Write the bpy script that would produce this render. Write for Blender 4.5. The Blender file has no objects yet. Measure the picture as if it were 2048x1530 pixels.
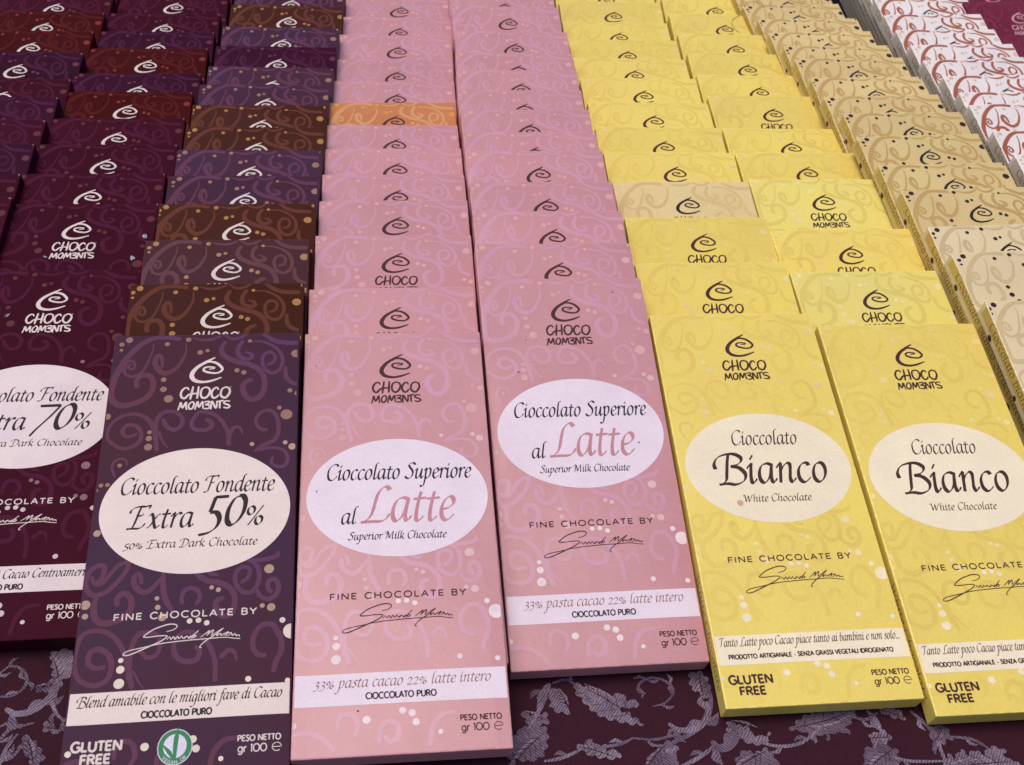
import bpy, bmesh, math, random
from mathutils import Vector, Matrix
random.seed(7)
scene = bpy.context.scene
COL = scene.collection

# ------------------------------------------------------------------ camera, light, exposure
CAM = (2255.4,[0.997816, 0.040909, 0.051872],[-0.066062, 0.617894, 0.783481],[0.0, 0.785197, -0.619247],370.80)
cam_d = bpy.data.cameras.new('camera'); cam = bpy.data.objects.new('camera', cam_d); COL.objects.link(cam)
cam_d.sensor_width = 36.0; cam_d.sensor_fit = 'HORIZONTAL'
cam_d.lens = 36.0 * CAM[0] / 2048.0
cam_d.clip_start = 0.01; cam_d.clip_end = 50.0
_R, _U, _F = Vector(CAM[1]), Vector(CAM[2]), Vector(CAM[3])
_m = Matrix((_R, _U, -_F)).transposed().to_4x4(); _m.translation = Vector((0, 0, CAM[4] * 0.001))
cam.matrix_world = _m
scene.camera = cam
cam_d.dof.use_dof = True; cam_d.dof.focus_distance = 0.50; cam_d.dof.aperture_fstop = 32.0

SUN_EL, SUN_AZ = math.radians(77), math.radians(-105)    # nearly overhead, a little to the left
world = bpy.data.worlds.new('World'); scene.world = world; world.use_nodes = True
wn = world.node_tree; wn.nodes.clear()
sky = wn.nodes.new('ShaderNodeTexSky'); sky.sky_type = 'NISHITA'; sky.sun_disc = False
sky.sun_elevation = SUN_EL; sky.sun_rotation = SUN_AZ
sky.air_density = 1.0; sky.dust_density = 4.0; sky.ozone_density = 1.0
bg = wn.nodes.new('ShaderNodeBackground'); bg.inputs['Strength'].default_value = 0.12
wo = wn.nodes.new('ShaderNodeOutputWorld')
wn.links.new(sky.outputs[0], bg.inputs[0]); wn.links.new(bg.outputs[0], wo.inputs[0])
sun_d = bpy.data.lights.new('sun', 'SUN'); sun_d.energy = 1.25; sun_d.angle = math.radians(40); sun_d.color = (1.0, 0.86, 0.72)
sun = bpy.data.objects.new('sun', sun_d); COL.objects.link(sun)
_sd = Vector((math.sin(SUN_AZ) * math.cos(SUN_EL), math.cos(SUN_AZ) * math.cos(SUN_EL), math.sin(SUN_EL)))
sun.rotation_euler = _sd.to_track_quat('Z', 'Y').to_euler(); sun.location = _sd * 5
vs = scene.view_settings
vs.view_transform = 'Standard'; vs.look = 'None'; vs.gamma = 1.0; vs.use_curve_mapping = False
vs.exposure = 0.08

# ------------------------------------------------------------------ traced print and layout data
SW=[
 ([2.2,2.6,2.9,2.8,2.6,2.4,2.2],[-125,1923,-173,1931,-227,1930,-272,1906,-308,1869,-337,1828,-359,1779,-377,1726,-386,1674,-387,1634,-370,1598,-339,1579,-304,1582,-263,1598,-233,1621,-216,1657,-217,1697,-232,1726,-256,1733,-278,1723,-287,1699,-283,1675]),
 ([0.6,1.1,1.5,1.5,1.3,1.2],[-232,1900,-231,1867,-241,1825,-251,1788,-265,1756,-289,1732,-314,1726,-336,1741,-345,1770,-338,1799,-319,1811,-303,1794,-305,1769,-320,1765,-328,1780,-321,1790]),
 ([0.6,1.6,2.6,2.4,1.8,1.0],[-92,1897,-89,1850,-103,1805,-123,1768,-151,1744,-178,1741,-202,1762,-217,1795,-214,1824,-202,1837,-189,1815,-185,1786,-185,1774]),
 ([1.9,1.9,1.6,1.4,1.7,1.9,1.9,1.4],[-173,1356,-181,1406,-189,1444,-205,1483,-230,1515,-264,1532,-302,1533,-339,1519,-365,1493,-380,1455,-373,1413,-341,1381,-305,1365,-271,1375,-245,1400,-242,1435,-258,1466,-284,1480,-309,1475,-320,1449,-305,1425,-282,1425,-264,1435]),
 ([2.0,2.0,1.7,1.9,2.0,1.7],[-181,1406,-187,1463,-184,1502,-167,1532,-136,1543,-103,1534,-81,1506,-82,1471,-103,1451,-129,1457,-150,1481,-158,1501]),
 ([1.2,0.9,0.5],[-171,1443,-153,1397,-128,1362]),
 ([1.8,1.8,1.6,1.8,2.2,2.0],[119,1372,114,1422,98,1465,70,1505,33,1529,-10,1535,-31,1508,-40,1481,-30,1454,-4,1445,28,1448,45,1467,36,1486,24,1495]),
 ([1.9,1.8,1.5,0.6],[115,1395,126,1437,144,1457,164,1447,174,1420]),
 ([1.8,2.5,2.6,2.4,2.5,2.6,2.4,2.0],[76,1897,62,1863,73,1829,101,1807,139,1789,183,1776,221,1754,246,1720,257,1678,252,1634,233,1602,207,1591,180,1608,164,1645,167,1673,183,1687,197,1693]),
 ([1.8,2.1,2.1,2.0,0.8],[151,1899,135,1865,137,1831,155,1810,182,1805,197,1817,187,1834,167,1841]),
 ([0.8,1.6,1.8,1.7,1.5,1.4],[195,1898,236,1897,278,1878,310,1848,328,1809,327,1767,313,1739,286,1727,258,1744,244,1778,243,1812,259,1836,283,1836,297,1814,291,1785,268,1773]),
 ([1.6,2.3,2.4,2.4],[242,1940,273,1913,308,1895,350,1889,392,1888]),
 ([1.0,1.5,1.5,0.8],[70,1940,102,1917,136,1919,166,1937,176,1950]),
 ([0.6,1.4,1.6,1.2],[-65,1926,-24,1914,17,1915,53,1931]),
 ([1.6,2.1,2.1,2.0],[344,1754,344,1721,351,1696,372,1675,392,1666]),
 ([1.7,1.6,1.6,1.7,1.9,1.9,1.6],[269,1439,246,1444,228,1468,227,1495,243,1522,269,1535,295,1529,313,1500,320,1465,321,1426,309,1392,284,1374,255,1359,233,1341]),
 ([1.3,1.6,1.6,1.3],[247,1341,295,1351,344,1337,364,1297,350,1264,322,1260,297,1277,301,1305]),
 ([1.0,1.3,1.3,1.0],[-330,1236,-344,1280,-329,1313,-296,1314,-285,1289]),
 ([1.8,2.0,2.1,2.1,2.0,1.6],[-233,856,-239,823,-256,791,-280,760,-306,735,-337,721,-363,725,-383,749,-390,781,-382,814,-364,836,-338,844,-325,831,-326,808,-337,779,-360,777,-368,793]),
 ([1.9,1.7,1.7,1.2],[-236,853,-268,844,-294,816,-314,784,-333,766,-353,767,-366,780]),
 ([1.2,1.9,2.4,2.1,1.6],[-99,816,-102,784,-121,758,-142,733,-165,723,-190,736,-206,759,-209,782,-199,801,-186,791,-180,765]),
 ([1.8,2.2,2.2,1.8],[-100,790,-97,751,-91,712,-76,676,-59,649]),
 ([2.0,2.5,2.6,2.4,2.3,2.0],[-342,715,-347,683,-346,651,-334,623,-309,606,-278,607,-248,618,-221,639,-209,666,-212,695,-229,719,-252,720,-265,701,-263,679]),
 ([2.0,2.0,1.8,1.9,2.2,2.2,1.8],[-178,356,-196,420,-221,492,-264,552,-321,578,-374,565,-392,508,-392,444,-368,392,-315,367,-270,386,-258,436,-274,482,-313,506,-341,492,-343,454,-317,433,-287,435]),
 ([1.0,0.8,0.5],[-178,413,-156,374,-136,348]),
 ([2.0,2.0,1.8,1.8],[-193,388,-194,484,-181,541,-155,560,-106,550,-88,517,-99,472,-135,464,-162,495]),
 ([1.8,2.0,1.8,2.0,2.2,1.8],[120,364,115,441,80,514,23,553,-20,546,-38,507,-29,465,6,440,48,445,58,476,45,493]),
 ([2.0,1.9,1.5,0.6],[140,452,165,475,186,465,196,431]),
 ([1.9,2.0,2.0,2.2,2.2,2.0],[296,447,270,454,254,483,253,517,269,553,295,571,325,566,346,533,359,499,357,459,341,423,333,390]),
 ([2.2,2.3,2.2,2.3,2.4,2.0],[16,811,36,783,70,759,112,750,152,729,175,692,177,650,167,622,144,610,119,624,106,653,111,676,128,684]),
 ([1.8,1.9,1.8,1.6],[201,852,238,833,260,806,266,766,260,733,243,708,216,703,191,720,175,754,176,786,193,809,217,811,230,794,222,764,202,749]),
 ([1.6,2.1,2.0,1.8],[260,710,273,687,301,672,327,684,341,713,337,742,319,756,301,744,302,718,312,704]),
 ([1.5,1.9,1.9,1.5],[-21,673,-23,698,-13,724,13,732,37,718,45,689,35,667]),
 ([1.3,1.6,1.6,1.3],[73,815,77,791,105,783]),
 ([1.5,1.9,1.9,1.5],[198,845,271,839,328,853,337,869]),
 ([1.6,2.0,2.0,1.6],[-215,101,-212,142,-187,158,-155,144,-143,105,-155,77]),
 ([1.8,2.2,2.2,1.8],[-66,52,-61,101,-28,124,4,102,-1,61,-30,50,-46,67]),
 ([1.6,2.0,2.0,1.6],[116,30,131,99,165,139,207,145]),
 ([1.6,2.0,2.0,1.6],[-380,89,-344,96,-300,89,-259,62,-231,28]),
]
DOTS= [(-33.7,192.1,1.51),(-36.7,189.7,1.1),(-36.6,186.7,0.73),(-17.3,189.5,1.11),(-8.3,191.7,1.19),(-17.3,170.6,1.16),(-17.0,165.6,1.41),(-14.5,160.6,1.9),(-39.0,152.5,1.51),(-20.9,144.1,0.96),(-20.9,141.1,1.31),(-20.8,136.9,1.65),(-2.8,184.6,1.25),(0.3,185.5,0.91),(18.4,190.2,0.86),(13.5,174.5,1.14),(16.5,173.3,1.14),(38.7,182.9,2.06),(36.5,163.4,1.07),(40.0,161.9,1.51),(32.2,154.7,0.96),(35.3,151.2,2.48),(21.4,137.0,0.97),(35.1,137.4,0.98),(38.0,135.3,1.56),(41.5,193.1,1.04),(-31.4,128.6,0.93),(-37.9,119.7,0.92),(-35.3,119.8,0.92),(-39.6,117.5,0.87),(-37.0,98.2,1.44),(30.3,80.0,1.91),(8.7,73.1,0.89),(11.3,72.0,0.98),(-11.6,69.6,0.88),(-38.0,68.3,1.88),(-37.6,63.7,1.15),(-11.0,65.9,1.05),(-9.0,61.8,1.55),(-22.7,45.7,0.96),(-22.5,42.2,1.5),(-22.5,36.9,1.91),(24.1,36.0,1.1),(1.3,59.8,1.06),(4.6,59.9,1.06),(7.7,58.7,1.06),(36.0,58.5,1.13),(39.3,54.0,2.95),(28.2,64.7,0.95),(31.6,63.9,1.58),(-11.2,13.3,1.47),(2.0,16.1,1.32),(5.5,15.0,1.36),(6.8,11.6,1.35),(15.7,7.5,0.9),(-37.5,12.3,1.13),(38.5,34.7,1.03)]
SIG= [[-69,560,-45,566,-32,577,-37,586,-59,589,-86,583,-120,570,-147,551,-151,543,-127,542,-93,545,-66,543,-73,533,-97,519,-127,506,-164,490,-197,477,-217,476,-219,483,-201,493,-147,503,-80,515,22,522,90,524,144,526,185,520,204,518],[-65,529,-56,539,-51,528,-42,539,-36,528,-27,539,-21,530,-12,539,-7,530,5,538],[-2,528,8,538,15,529,22,539,15,529,32,542,48,557],[23,526,34,539,41,537,35,531,27,534],[59,532,80,548,91,556,81,537],[81,537,104,558,97,536],[97,536,141,563,107,535,86,522,65,504,57,492,63,490],[107,535,121,544,117,533,131,542,134,534,145,542],[144,534,159,548,151,532],[148,543,172,543],[158,531,172,540,175,532,186,538,189,530,199,533,202,527]]
LOGO= [[3.6, 181.5, -0.0, 179.3, -3.4, 176.7, -5.3, 173.9, -5.5, 171.6, -3.9, 169.6, -0.6, 168.8, 3.1, 169.4, 6.9, 170.9], [-0.9, 178.0, 1.2, 179.4, 4.2, 178.8, 6.4, 176.9, 7.2, 175.0, 5.3, 173.4, 2.0, 173.6, -0.5, 174.7, -0.6, 176.0, 1.2, 176.7, 3.7, 176.3, 3.3, 175.7, 1.6, 175.5]]
BRAND= [[-6.4, 165.1, -7.0, 166.0, -8.3, 165.7, -9.3, 164.2, -9.5, 162.4, -8.9, 161.0, -7.7, 160.7, -6.5, 162.1, -5.4, 162.8, -2.8, 163.0], [-4.6, 166.4, -5.0, 163.3, -5.4, 160.3], [-2.3, 166.4, -2.4, 163.3, -2.6, 160.6], [0.8, 166.1, -0.7, 165.3, -1.2, 163.2, -0.8, 161.2, 0.5, 160.5, 1.9, 161.6, 2.6, 163.6, 2.2, 165.4, 0.8, 166.1], [6.1, 164.8, 5.5, 165.7, 4.5, 165.4, 3.5, 163.9, 3.4, 162.1, 4.1, 160.6, 5.2, 160.6, 6.3, 161.8], [9.2, 165.9, 7.8, 165.0, 7.2, 163.0, 7.6, 161.2, 9.1, 160.4, 10.3, 161.5, 11.0, 163.4, 10.6, 165.2, 9.2, 165.9], [-10.1, 154.9, -9.6, 156.9, -9.2, 158.6, -8.4, 155.8, -7.0, 158.7, -6.9, 156.8, -6.6, 155.0], [-4.7, 158.7, -5.7, 157.5, -5.8, 156.0, -5.1, 155.1, -4.1, 155.7, -3.6, 157.5, -4.1, 158.6, -4.7, 158.7], [-3.1, 154.9, -2.7, 156.9, -2.2, 158.8, -1.5, 155.9, -0.2, 158.7, 0.2, 155.4], [0.6, 158.5, 2.3, 158.8, 2.7, 158.3, 2.2, 157.6, 1.2, 157.2, 2.6, 156.8, 3.0, 155.8, 2.2, 155.1, 0.8, 155.2], [3.5, 154.8, 3.6, 157.0, 3.8, 158.8, 5.6, 155.2, 5.9, 158.7], [5.9, 158.4, 8.4, 159.0], [7.2, 158.7, 7.1, 156.9, 7.2, 155.3], [11.1, 158.6, 9.6, 158.8, 8.8, 158.1, 9.2, 157.4, 10.8, 156.7, 11.3, 155.9, 10.5, 155.2, 8.9, 155.5]]
ROWS={
 'A':(0.3025,[(-288.0,322.8,0.0926,3.46),(-292.1,350.0,0.1053,1.66),(-297.3,384.5,0.1051,2.16),(-301.1,415.5,0.1135,1.55),(-305.1,447.1,0.1135,1.12),(-307.9,476.6,0.1128,0.0),(-314.4,518.3,0.1137,0.0),(-319.5,554.4,0.1137,0.0),(-323.4,589.7,0.1137,0.0),(-329.0,626.8,0.1129,0.0),(-333.8,662.8,0.1129,0.0)]),
 'B':(0.2637,[(-199.5,276.2,0.1448,0.0),(-207.8,332.6,0.1358,4.65),(-210.8,367.4,0.1542,3.83),(-215.9,403.5,0.1444,3.41),(-220.3,438.7,0.1488,2.73),(-224.7,476.3,0.1531,2.69),(-228.4,508.4,0.1513,1.16),(-233.4,548.2,0.1537,1.76),(-237.3,581.1,0.1528,0.43),(-241.6,617.2,0.1568,0.0),(-247.5,659.3,0.1443,0.0),(-252.1,696.0,0.1443,0.0)]),
 'C':(0.3180,[(-109.6,222.1,0.1476,0.0),(-115.8,262.2,0.1438,0.0),(-121.0,299.1,0.1369,1.62),(-124.0,333.4,0.1365,2.54),(-128.5,364.1,0.1326,2.32),(-132.2,394.6,0.1329,2.03),(-135.1,424.5,0.1352,1.49),(-138.6,455.1,0.1383,1.18),(-142.2,485.7,0.1387,0.91),(-146.4,514.3,0.1266,0.0),(-150.7,548.9,0.1233,0.0),(-154.7,583.3,0.1221,0.0),(-159.9,625.0,0.1153,0.0),(-164.2,659.0,0.1153,0.0),(-168.4,692.9,0.1153,0.0)]),
 'D':(0.2680,[(-30.6,236.9,0.1386,3.38),(-34.0,274.2,0.1476,3.4),(-40.2,319.1,0.14,5.58),(-45.0,355.6,0.1384,5.42),(-48.2,387.6,0.1429,3.97),(-51.7,421.3,0.1475,3.0),(-55.7,454.4,0.1511,1.89),(-60.3,488.3,0.151,1.02),(-65.1,522.4,0.1413,0.22),(-69.6,558.7,0.1404,0.0),(-74.5,601.3,0.1367,0.31),(-79.2,637.3,0.1297,0.0),(-83.8,680.1,0.127,0.0),(-88.5,718.5,0.127,0.0)]),
 'E':(0.3257,[(46.2,285.0,0.1456,0.0),(42.2,317.1,0.1441,0.03),(39.0,349.0,0.1448,0.41),(36.8,380.8,0.1554,0.68),(31.9,415.2,0.1557,1.98),(28.4,442.0,0.1536,0.65),(23.8,472.6,0.1489,0.65),(19.9,502.0,0.1514,0.22),(15.4,532.9,0.144,0.31),(12.8,562.8,0.1453,0.0),(7.8,600.7,0.1378,0.0),(2.3,648.6,0.1426,0.23),(-2.1,678.5,0.1438,0.0),(-6.5,713.8,0.1438,0.0)]),
 'F':(0.2762,[(129.4,273.6,0.1396,0.0),(123.8,320.0,0.1359,0.0),(120.4,366.1,0.1374,0.2),(115.5,404.8,0.1402,0.96),(110.0,441.2,0.1347,1.11),(105.6,475.6,0.1348,0.64),(102.0,512.0,0.1392,0.71),(96.9,549.0,0.1364,1.02),(91.8,583.4,0.1329,0.58),(88.2,618.3,0.132,0.23),(83.3,653.4,0.1313,0.0),(78.1,695.4,0.1177,0.16),(73.2,730.8,0.1156,0.0),(68.4,767.1,0.1156,0.0)]),
 'G':(0.2673,[(211.0,276.3,0.135,0.0),(207.9,323.8,0.1533,0.0),(203.1,366.1,0.1504,0.0),(195.7,420.7,0.1385,1.4),(192.2,455.6,0.1394,0.74),(187.5,490.0,0.1358,0.0),(181.7,537.8,0.1304,0.57),(176.8,572.8,0.1271,0.0),(171.4,610.7,0.116,0.17),(166.8,647.3,0.1133,0.0),(161.2,687.1,0.1031,0.0),(155.6,725.0,0.0913,0.0),(150.4,762.5,0.0913,0.0),(145.2,799.9,0.0913,0.0)]),
 'H':(0.3048,[(298.5,294.8,0.1671,4.23),(295.2,336.1,0.1873,6.82),(290.4,364.1,0.187,5.38),(284.5,401.4,0.1877,6.88),(278.2,432.0,0.1877,6.32),(274.5,467.5,0.2003,7.14),(270.0,499.4,0.1861,6.87),(265.2,527.6,0.1985,5.5),(260.8,558.3,0.1929,4.86),(256.5,590.7,0.1998,4.75),(253.5,617.6,0.2029,2.87),(248.2,646.4,0.21,1.72),(244.0,675.5,0.2082,0.58),(239.5,706.4,0.2286,0.0),(235.3,736.0,0.2286,0.0),(231.0,765.6,0.2286,0.0),(226.7,795.2,0.2286,0.0),(222.5,824.8,0.2286,0.0),(218.2,854.4,0.2286,0.0),(214.0,884.1,0.2286,0.0)]),
 'I':(0.3273,[(361.8,456.9,0.168,3.25),(361.1,488.4,0.1893,3.36),(355.9,523.4,0.1912,4.89),(356.2,547.4,0.1896,2.41),(353.4,576.0,0.19,1.69),(356.4,607.1,0.251,1.41),(345.7,633.5,0.1938,0.43),(342.2,662.9,0.1976,0.0),(339.1,693.8,0.1903,0.0),(342.5,729.5,0.2112,0.0),(340.3,760.2,0.2112,0.0),(338.1,790.9,0.2112,0.0),(335.9,821.6,0.2112,0.0),(333.7,852.3,0.2112,0.0),(331.5,883.0,0.2112,0.0),(329.3,913.7,0.2112,0.0),(327.1,944.4,0.2112,0.0)]),
 'J':(0.3273,[(410.8,734.8,0.1882,0.0),(402.2,780.0,0.1882,0.0),(393.3,821.1,0.1882,0.0),(384.5,862.1,0.1882,0.0)]),
}
LEAVES= [[331,2805,391,2786,450,2775,469,2753,516,2772,535,2742,581,2738,566,2706,534,2707,500,2693,539,2680,564,2659,596,2635,563,2629,499,2639,447,2650,402,2677,357,2728,331,2766],[123,2656,169,2644,214,2655,227,2618,208,2602,157,2598,130,2626],[225,2757,258,2776,285,2746,298,2692,314,2663,279,2660,239,2680],[125,2580,183,2600,221,2580,223,2514,205,2462,155,2437,111,2441,94,2405,71,2503],[333,2515,394,2549,406,2528,444,2531,450,2510,494,2506,493,2477,430,2472,368,2489],[591,2428,607,2486,632,2495,641,2531,688,2564,723,2530,709,2500,720,2480,691,2435],[790,2883,833,2903,864,2873,871,2808,847,2767,830,2797,799,2819],[924,2453,950,2519,992,2551,1008,2523,1030,2546,1070,2557,1095,2465],[923,2672,967,2660,1015,2626,1052,2614,1086,2632,1068,2593,1021,2575,972,2593,924,2627],[1165,2653,1219,2710,1255,2729,1348,2767,1440,2766,1432,2727,1398,2686,1397,2648,1367,2661,1351,2645,1333,2651,1308,2619,1299,2641,1271,2631,1253,2600,1228,2643],[1483,2655,1533,2677,1560,2653,1540,2622,1488,2618,1473,2639],[1443,2585,1493,2611,1562,2601,1571,2558,1551,2499,1436,2491],[1534,2774,1604,2787,1640,2743,1605,2736,1557,2756],[1715,2703,1780,2723,1803,2664,1781,2655,1756,2631,1723,2628,1719,2665],[1718,2512,1764,2587,1786,2574,1822,2614,1842,2593,1881,2618,1901,2598,1944,2634,1993,2627,1989,2590,2023,2578,2016,2534],[2031,2773,2079,2801,2081,2785,2041,2763],[-1761,2782,-1689,2805,-1641,2703,-1665,2662,-1667,2630,-1706,2666,-1732,2720],[-1765,2615,-1730,2625,-1700,2651,-1682,2637,-1703,2604,-1733,2598],[-1671,2449,-1655,2472,-1620,2446,-1604,2454,-1605,2491,-1581,2442,-1618,2424,-1651,2429],[-1719,2409,-1661,2371,-1617,2318,-1637,2276,-1690,2334,-1721,2352]]
SCROLLS= [(1.2,[639,2719,686,2738,723,2789,712,2828,680,2850,634,2854,592,2826,583,2786,609,2776]),(2.4,[225,2789,199,2739,187,2668]),(1.2,[547,2568,630,2567,696,2587,735,2605]),(2.7,[699,2640,730,2619,782,2623,830,2657,855,2713,852,2751]),(3.7,[861,2570,878,2549,917,2560,948,2606,947,2659]),(1.7,[344,2799,397,2747,449,2712,501,2697]),(1.2,[-1945,2647,-1917,2673,-1891,2707,-1840,2695,-1804,2650,-1805,2604,-1837,2570,-1887,2566]),(3.1,[-1827,2511,-1789,2495,-1738,2510,-1702,2551,-1681,2598,-1679,2637]),(1.5,[-1813,2352,-1801,2382,-1781,2426,-1707,2461]),(1.5,[-1761,2253,-1766,2342,-1749,2407]),(1.5,[-1823,2437,-1792,2454,-1747,2436]),(1.5,[151,2582,181,2645,206,2701,231,2789]),(1.9,[612,2472,693,2550,781,2608,845,2674,871,2777,850,2871]),(1.5,[355,2503,280,2461,217,2442]),(1.4,[547,2564,495,2535,406,2514]),(1.7,[873,2564,797,2500,717,2451]),(1.4,[344,2782,298,2819,244,2799]),(1.5,[1291,2670,1201,2596,1108,2574,1008,2596]),(1.5,[1516,2657,1513,2612,1506,2553]),(1.5,[1743,2682,1743,2608,1750,2535]),(1.4,[1785,2670,1881,2663,1941,2623]),(1.4,[1540,2563,1613,2547,1743,2557]),(1.4,[1420,2734,1477,2723,1531,2758]),(1.5,[-1702,2746,-1681,2668,-1694,2597,-1646,2517,-1600,2477]),(1.4,[-1715,2353,-1735,2309,-1777,2293]),(2.0,[1492,2763,1517,2726,1526,2673]),(1.7,[1667,2776,1703,2732,1738,2689])]
# ------------------------------------------------------------------ measures (millimetres on the bar's face)
BW, BL, BT = 80.0, 194.6, 9.55
MM = 0.001
FILM = 0.2        # the printed layers lie a few thousandths of a millimetre apart

# ------------------------------------------------------------------ helpers
def lin(r, g, b):
    f = lambda c: (c/255/12.92) if c/255 <= 0.04045 else ((c/255+0.055)/1.055)**2.4
    return (f(r), f(g), f(b), 1.0)

def paper(name, c1, c2, rough=0.42, spec=0.3, scale=22.0, jitter=0.05, bump=0.10, coat=0.0, contrast=(0.35, 0.65)):
    """printed card: two inks mottled into each other, fine fibre bump"""
    m = bpy.data.materials.new(name); m.use_nodes = True
    nt = m.node_tree; N = nt.nodes; L = nt.links; N.clear()
    out = N.new('ShaderNodeOutputMaterial'); b = N.new('ShaderNodeBsdfPrincipled')
    tc = N.new('ShaderNodeTexCoord'); oi = N.new('ShaderNodeObjectInfo')
    off = N.new('ShaderNodeVectorMath'); off.operation = 'MULTIPLY_ADD'
    L.new(oi.outputs['Random'], off.inputs[0]); off.inputs[1].default_value = (7.3, 3.1, 5.7); L.new(tc.outputs['Object'], off.inputs[2])
    n1 = N.new('ShaderNodeTexNoise'); n1.inputs['Scale'].default_value = scale; n1.inputs['Detail'].default_value = 5.0; n1.inputs['Roughness'].default_value = 0.6
    L.new(off.outputs[0], n1.inputs['Vector'])
    mr = N.new('ShaderNodeMapRange'); mr.inputs['From Min'].default_value = contrast[0]; mr.inputs['From Max'].default_value = contrast[1]
    L.new(n1.outputs['Fac'], mr.inputs['Value'])
    mx = N.new('ShaderNodeMix'); mx.data_type = 'RGBA'; mx.inputs['A'].default_value = c1; mx.inputs['B'].default_value = c2
    L.new(mr.outputs[0], mx.inputs['Factor'])
    n3 = N.new('ShaderNodeTexNoise'); n3.inputs['Scale'].default_value = 900.0; n3.inputs['Detail'].default_value = 3.0
    L.new(off.outputs[0], n3.inputs['Vector'])
    g = N.new('ShaderNodeMapRange'); g.inputs['To Min'].default_value = 1.0 - 0.10; g.inputs['To Max'].default_value = 1.0 + 0.10
    L.new(n3.outputs['Fac'], g.inputs['Value'])
    r2 = N.new('ShaderNodeMapRange'); r2.inputs['To Min'].default_value = 1.0 - jitter; r2.inputs['To Max'].default_value = 1.0 + jitter
    L.new(oi.outputs['Random'], r2.inputs['Value'])
    mu = N.new('ShaderNodeMath'); mu.operation = 'MULTIPLY'; L.new(g.outputs[0], mu.inputs[0]); L.new(r2.outputs[0], mu.inputs[1])
    hs = N.new('ShaderNodeHueSaturation'); L.new(mx.outputs['Result'], hs.inputs['Color']); L.new(mu.outputs[0], hs.inputs['Value'])
    L.new(hs.outputs[0], b.inputs['Base Color'])
    b.inputs['Roughness'].default_value = rough; b.inputs['Specular IOR Level'].default_value = spec
    if coat: b.inputs['Coat Weight'].default_value = coat; b.inputs['Coat Roughness'].default_value = 0.25
    n4 = N.new('ShaderNodeTexNoise'); n4.inputs['Scale'].default_value = 38.0; n4.inputs['Detail'].default_value = 2.0
    L.new(off.outputs[0], n4.inputs['Vector'])
    bp2 = N.new('ShaderNodeBump'); bp2.inputs['Strength'].default_value = bump * 2.0; bp2.inputs['Distance'].default_value = 0.004
    L.new(n4.outputs['Fac'], bp2.inputs['Height'])
    bp = N.new('ShaderNodeBump'); bp.inputs['Strength'].default_value = bump; bp.inputs['Distance'].default_value = 0.0003
    L.new(n3.outputs['Fac'], bp.inputs['Height']); L.new(bp2.outputs[0], bp.inputs['Normal']); L.new(bp.outputs[0], b.inputs['Normal'])
    L.new(b.outputs[0], out.inputs[0])
    return m

def flat(name, c, rough=0.55, var=0.12, spec=0.15):
    c2 = (min(1, c[0]*(1-var)), min(1, c[1]*(1-var)), min(1, c[2]*(1-var)), 1)
    return paper(name, c, c2, rough, spec, scale=120.0, jitter=0.0, bump=0.05)

def catmull(pts, per=6):
    if len(pts) < 3: 
        a, b = pts[0], pts[-1]
        return [(a[0]+(b[0]-a[0])*i/3, a[1]+(b[1]-a[1])*i/3) for i in range(4)]
    P = [(2*pts[0][0]-pts[1][0], 2*pts[0][1]-pts[1][1])] + list(pts) + [(2*pts[-1][0]-pts[-2][0], 2*pts[-1][1]-pts[-2][1])]
    out = []
    for i in range(1, len(P)-2):
        p0, p1, p2, p3 = P[i-1], P[i], P[i+1], P[i+2]
        for k in range(per):
            t = k/per; t2 = t*t; t3 = t2*t
            out.append(tuple(0.5*((2*p1[j]) + (-p0[j]+p2[j])*t + (2*p0[j]-5*p1[j]+4*p2[j]-p3[j])*t2 + (-p0[j]+3*p1[j]-3*p2[j]+p3[j])*t3) for j in (0, 1)))
    out.append(tuple(pts[-1]))
    return out

def warp(x, y, k):
    """how far the card of wrapper k stands off the flat (mm): a slight belly, slow waves, one pressed corner"""
    if k is None: return 0.0
    u, v = x/(BW/2), y/BL*2-1
    b = 0.32*(1-u*u)*(1-v**4)
    w = 0.16*math.sin(x/17.0+k*1.7)*math.sin(y/23.0+k*2.9) + 0.12*math.sin(y/41.0+x/29.0+k*4.1)
    cx, cy = ((1, 1), (-1, 1), (1, 1), (-1, 1))[k % 4]
    d = math.hypot(x-cx*BW/2, y-(BL if cy > 0 else 0))
    return b + w*min(1, (BW/2-abs(x))/6.0 if abs(x) < BW/2 else 0) - (0.45, 0.7, 0.35, 0.6)[k % 4]*math.exp(-(d/9.0)**2)

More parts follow.
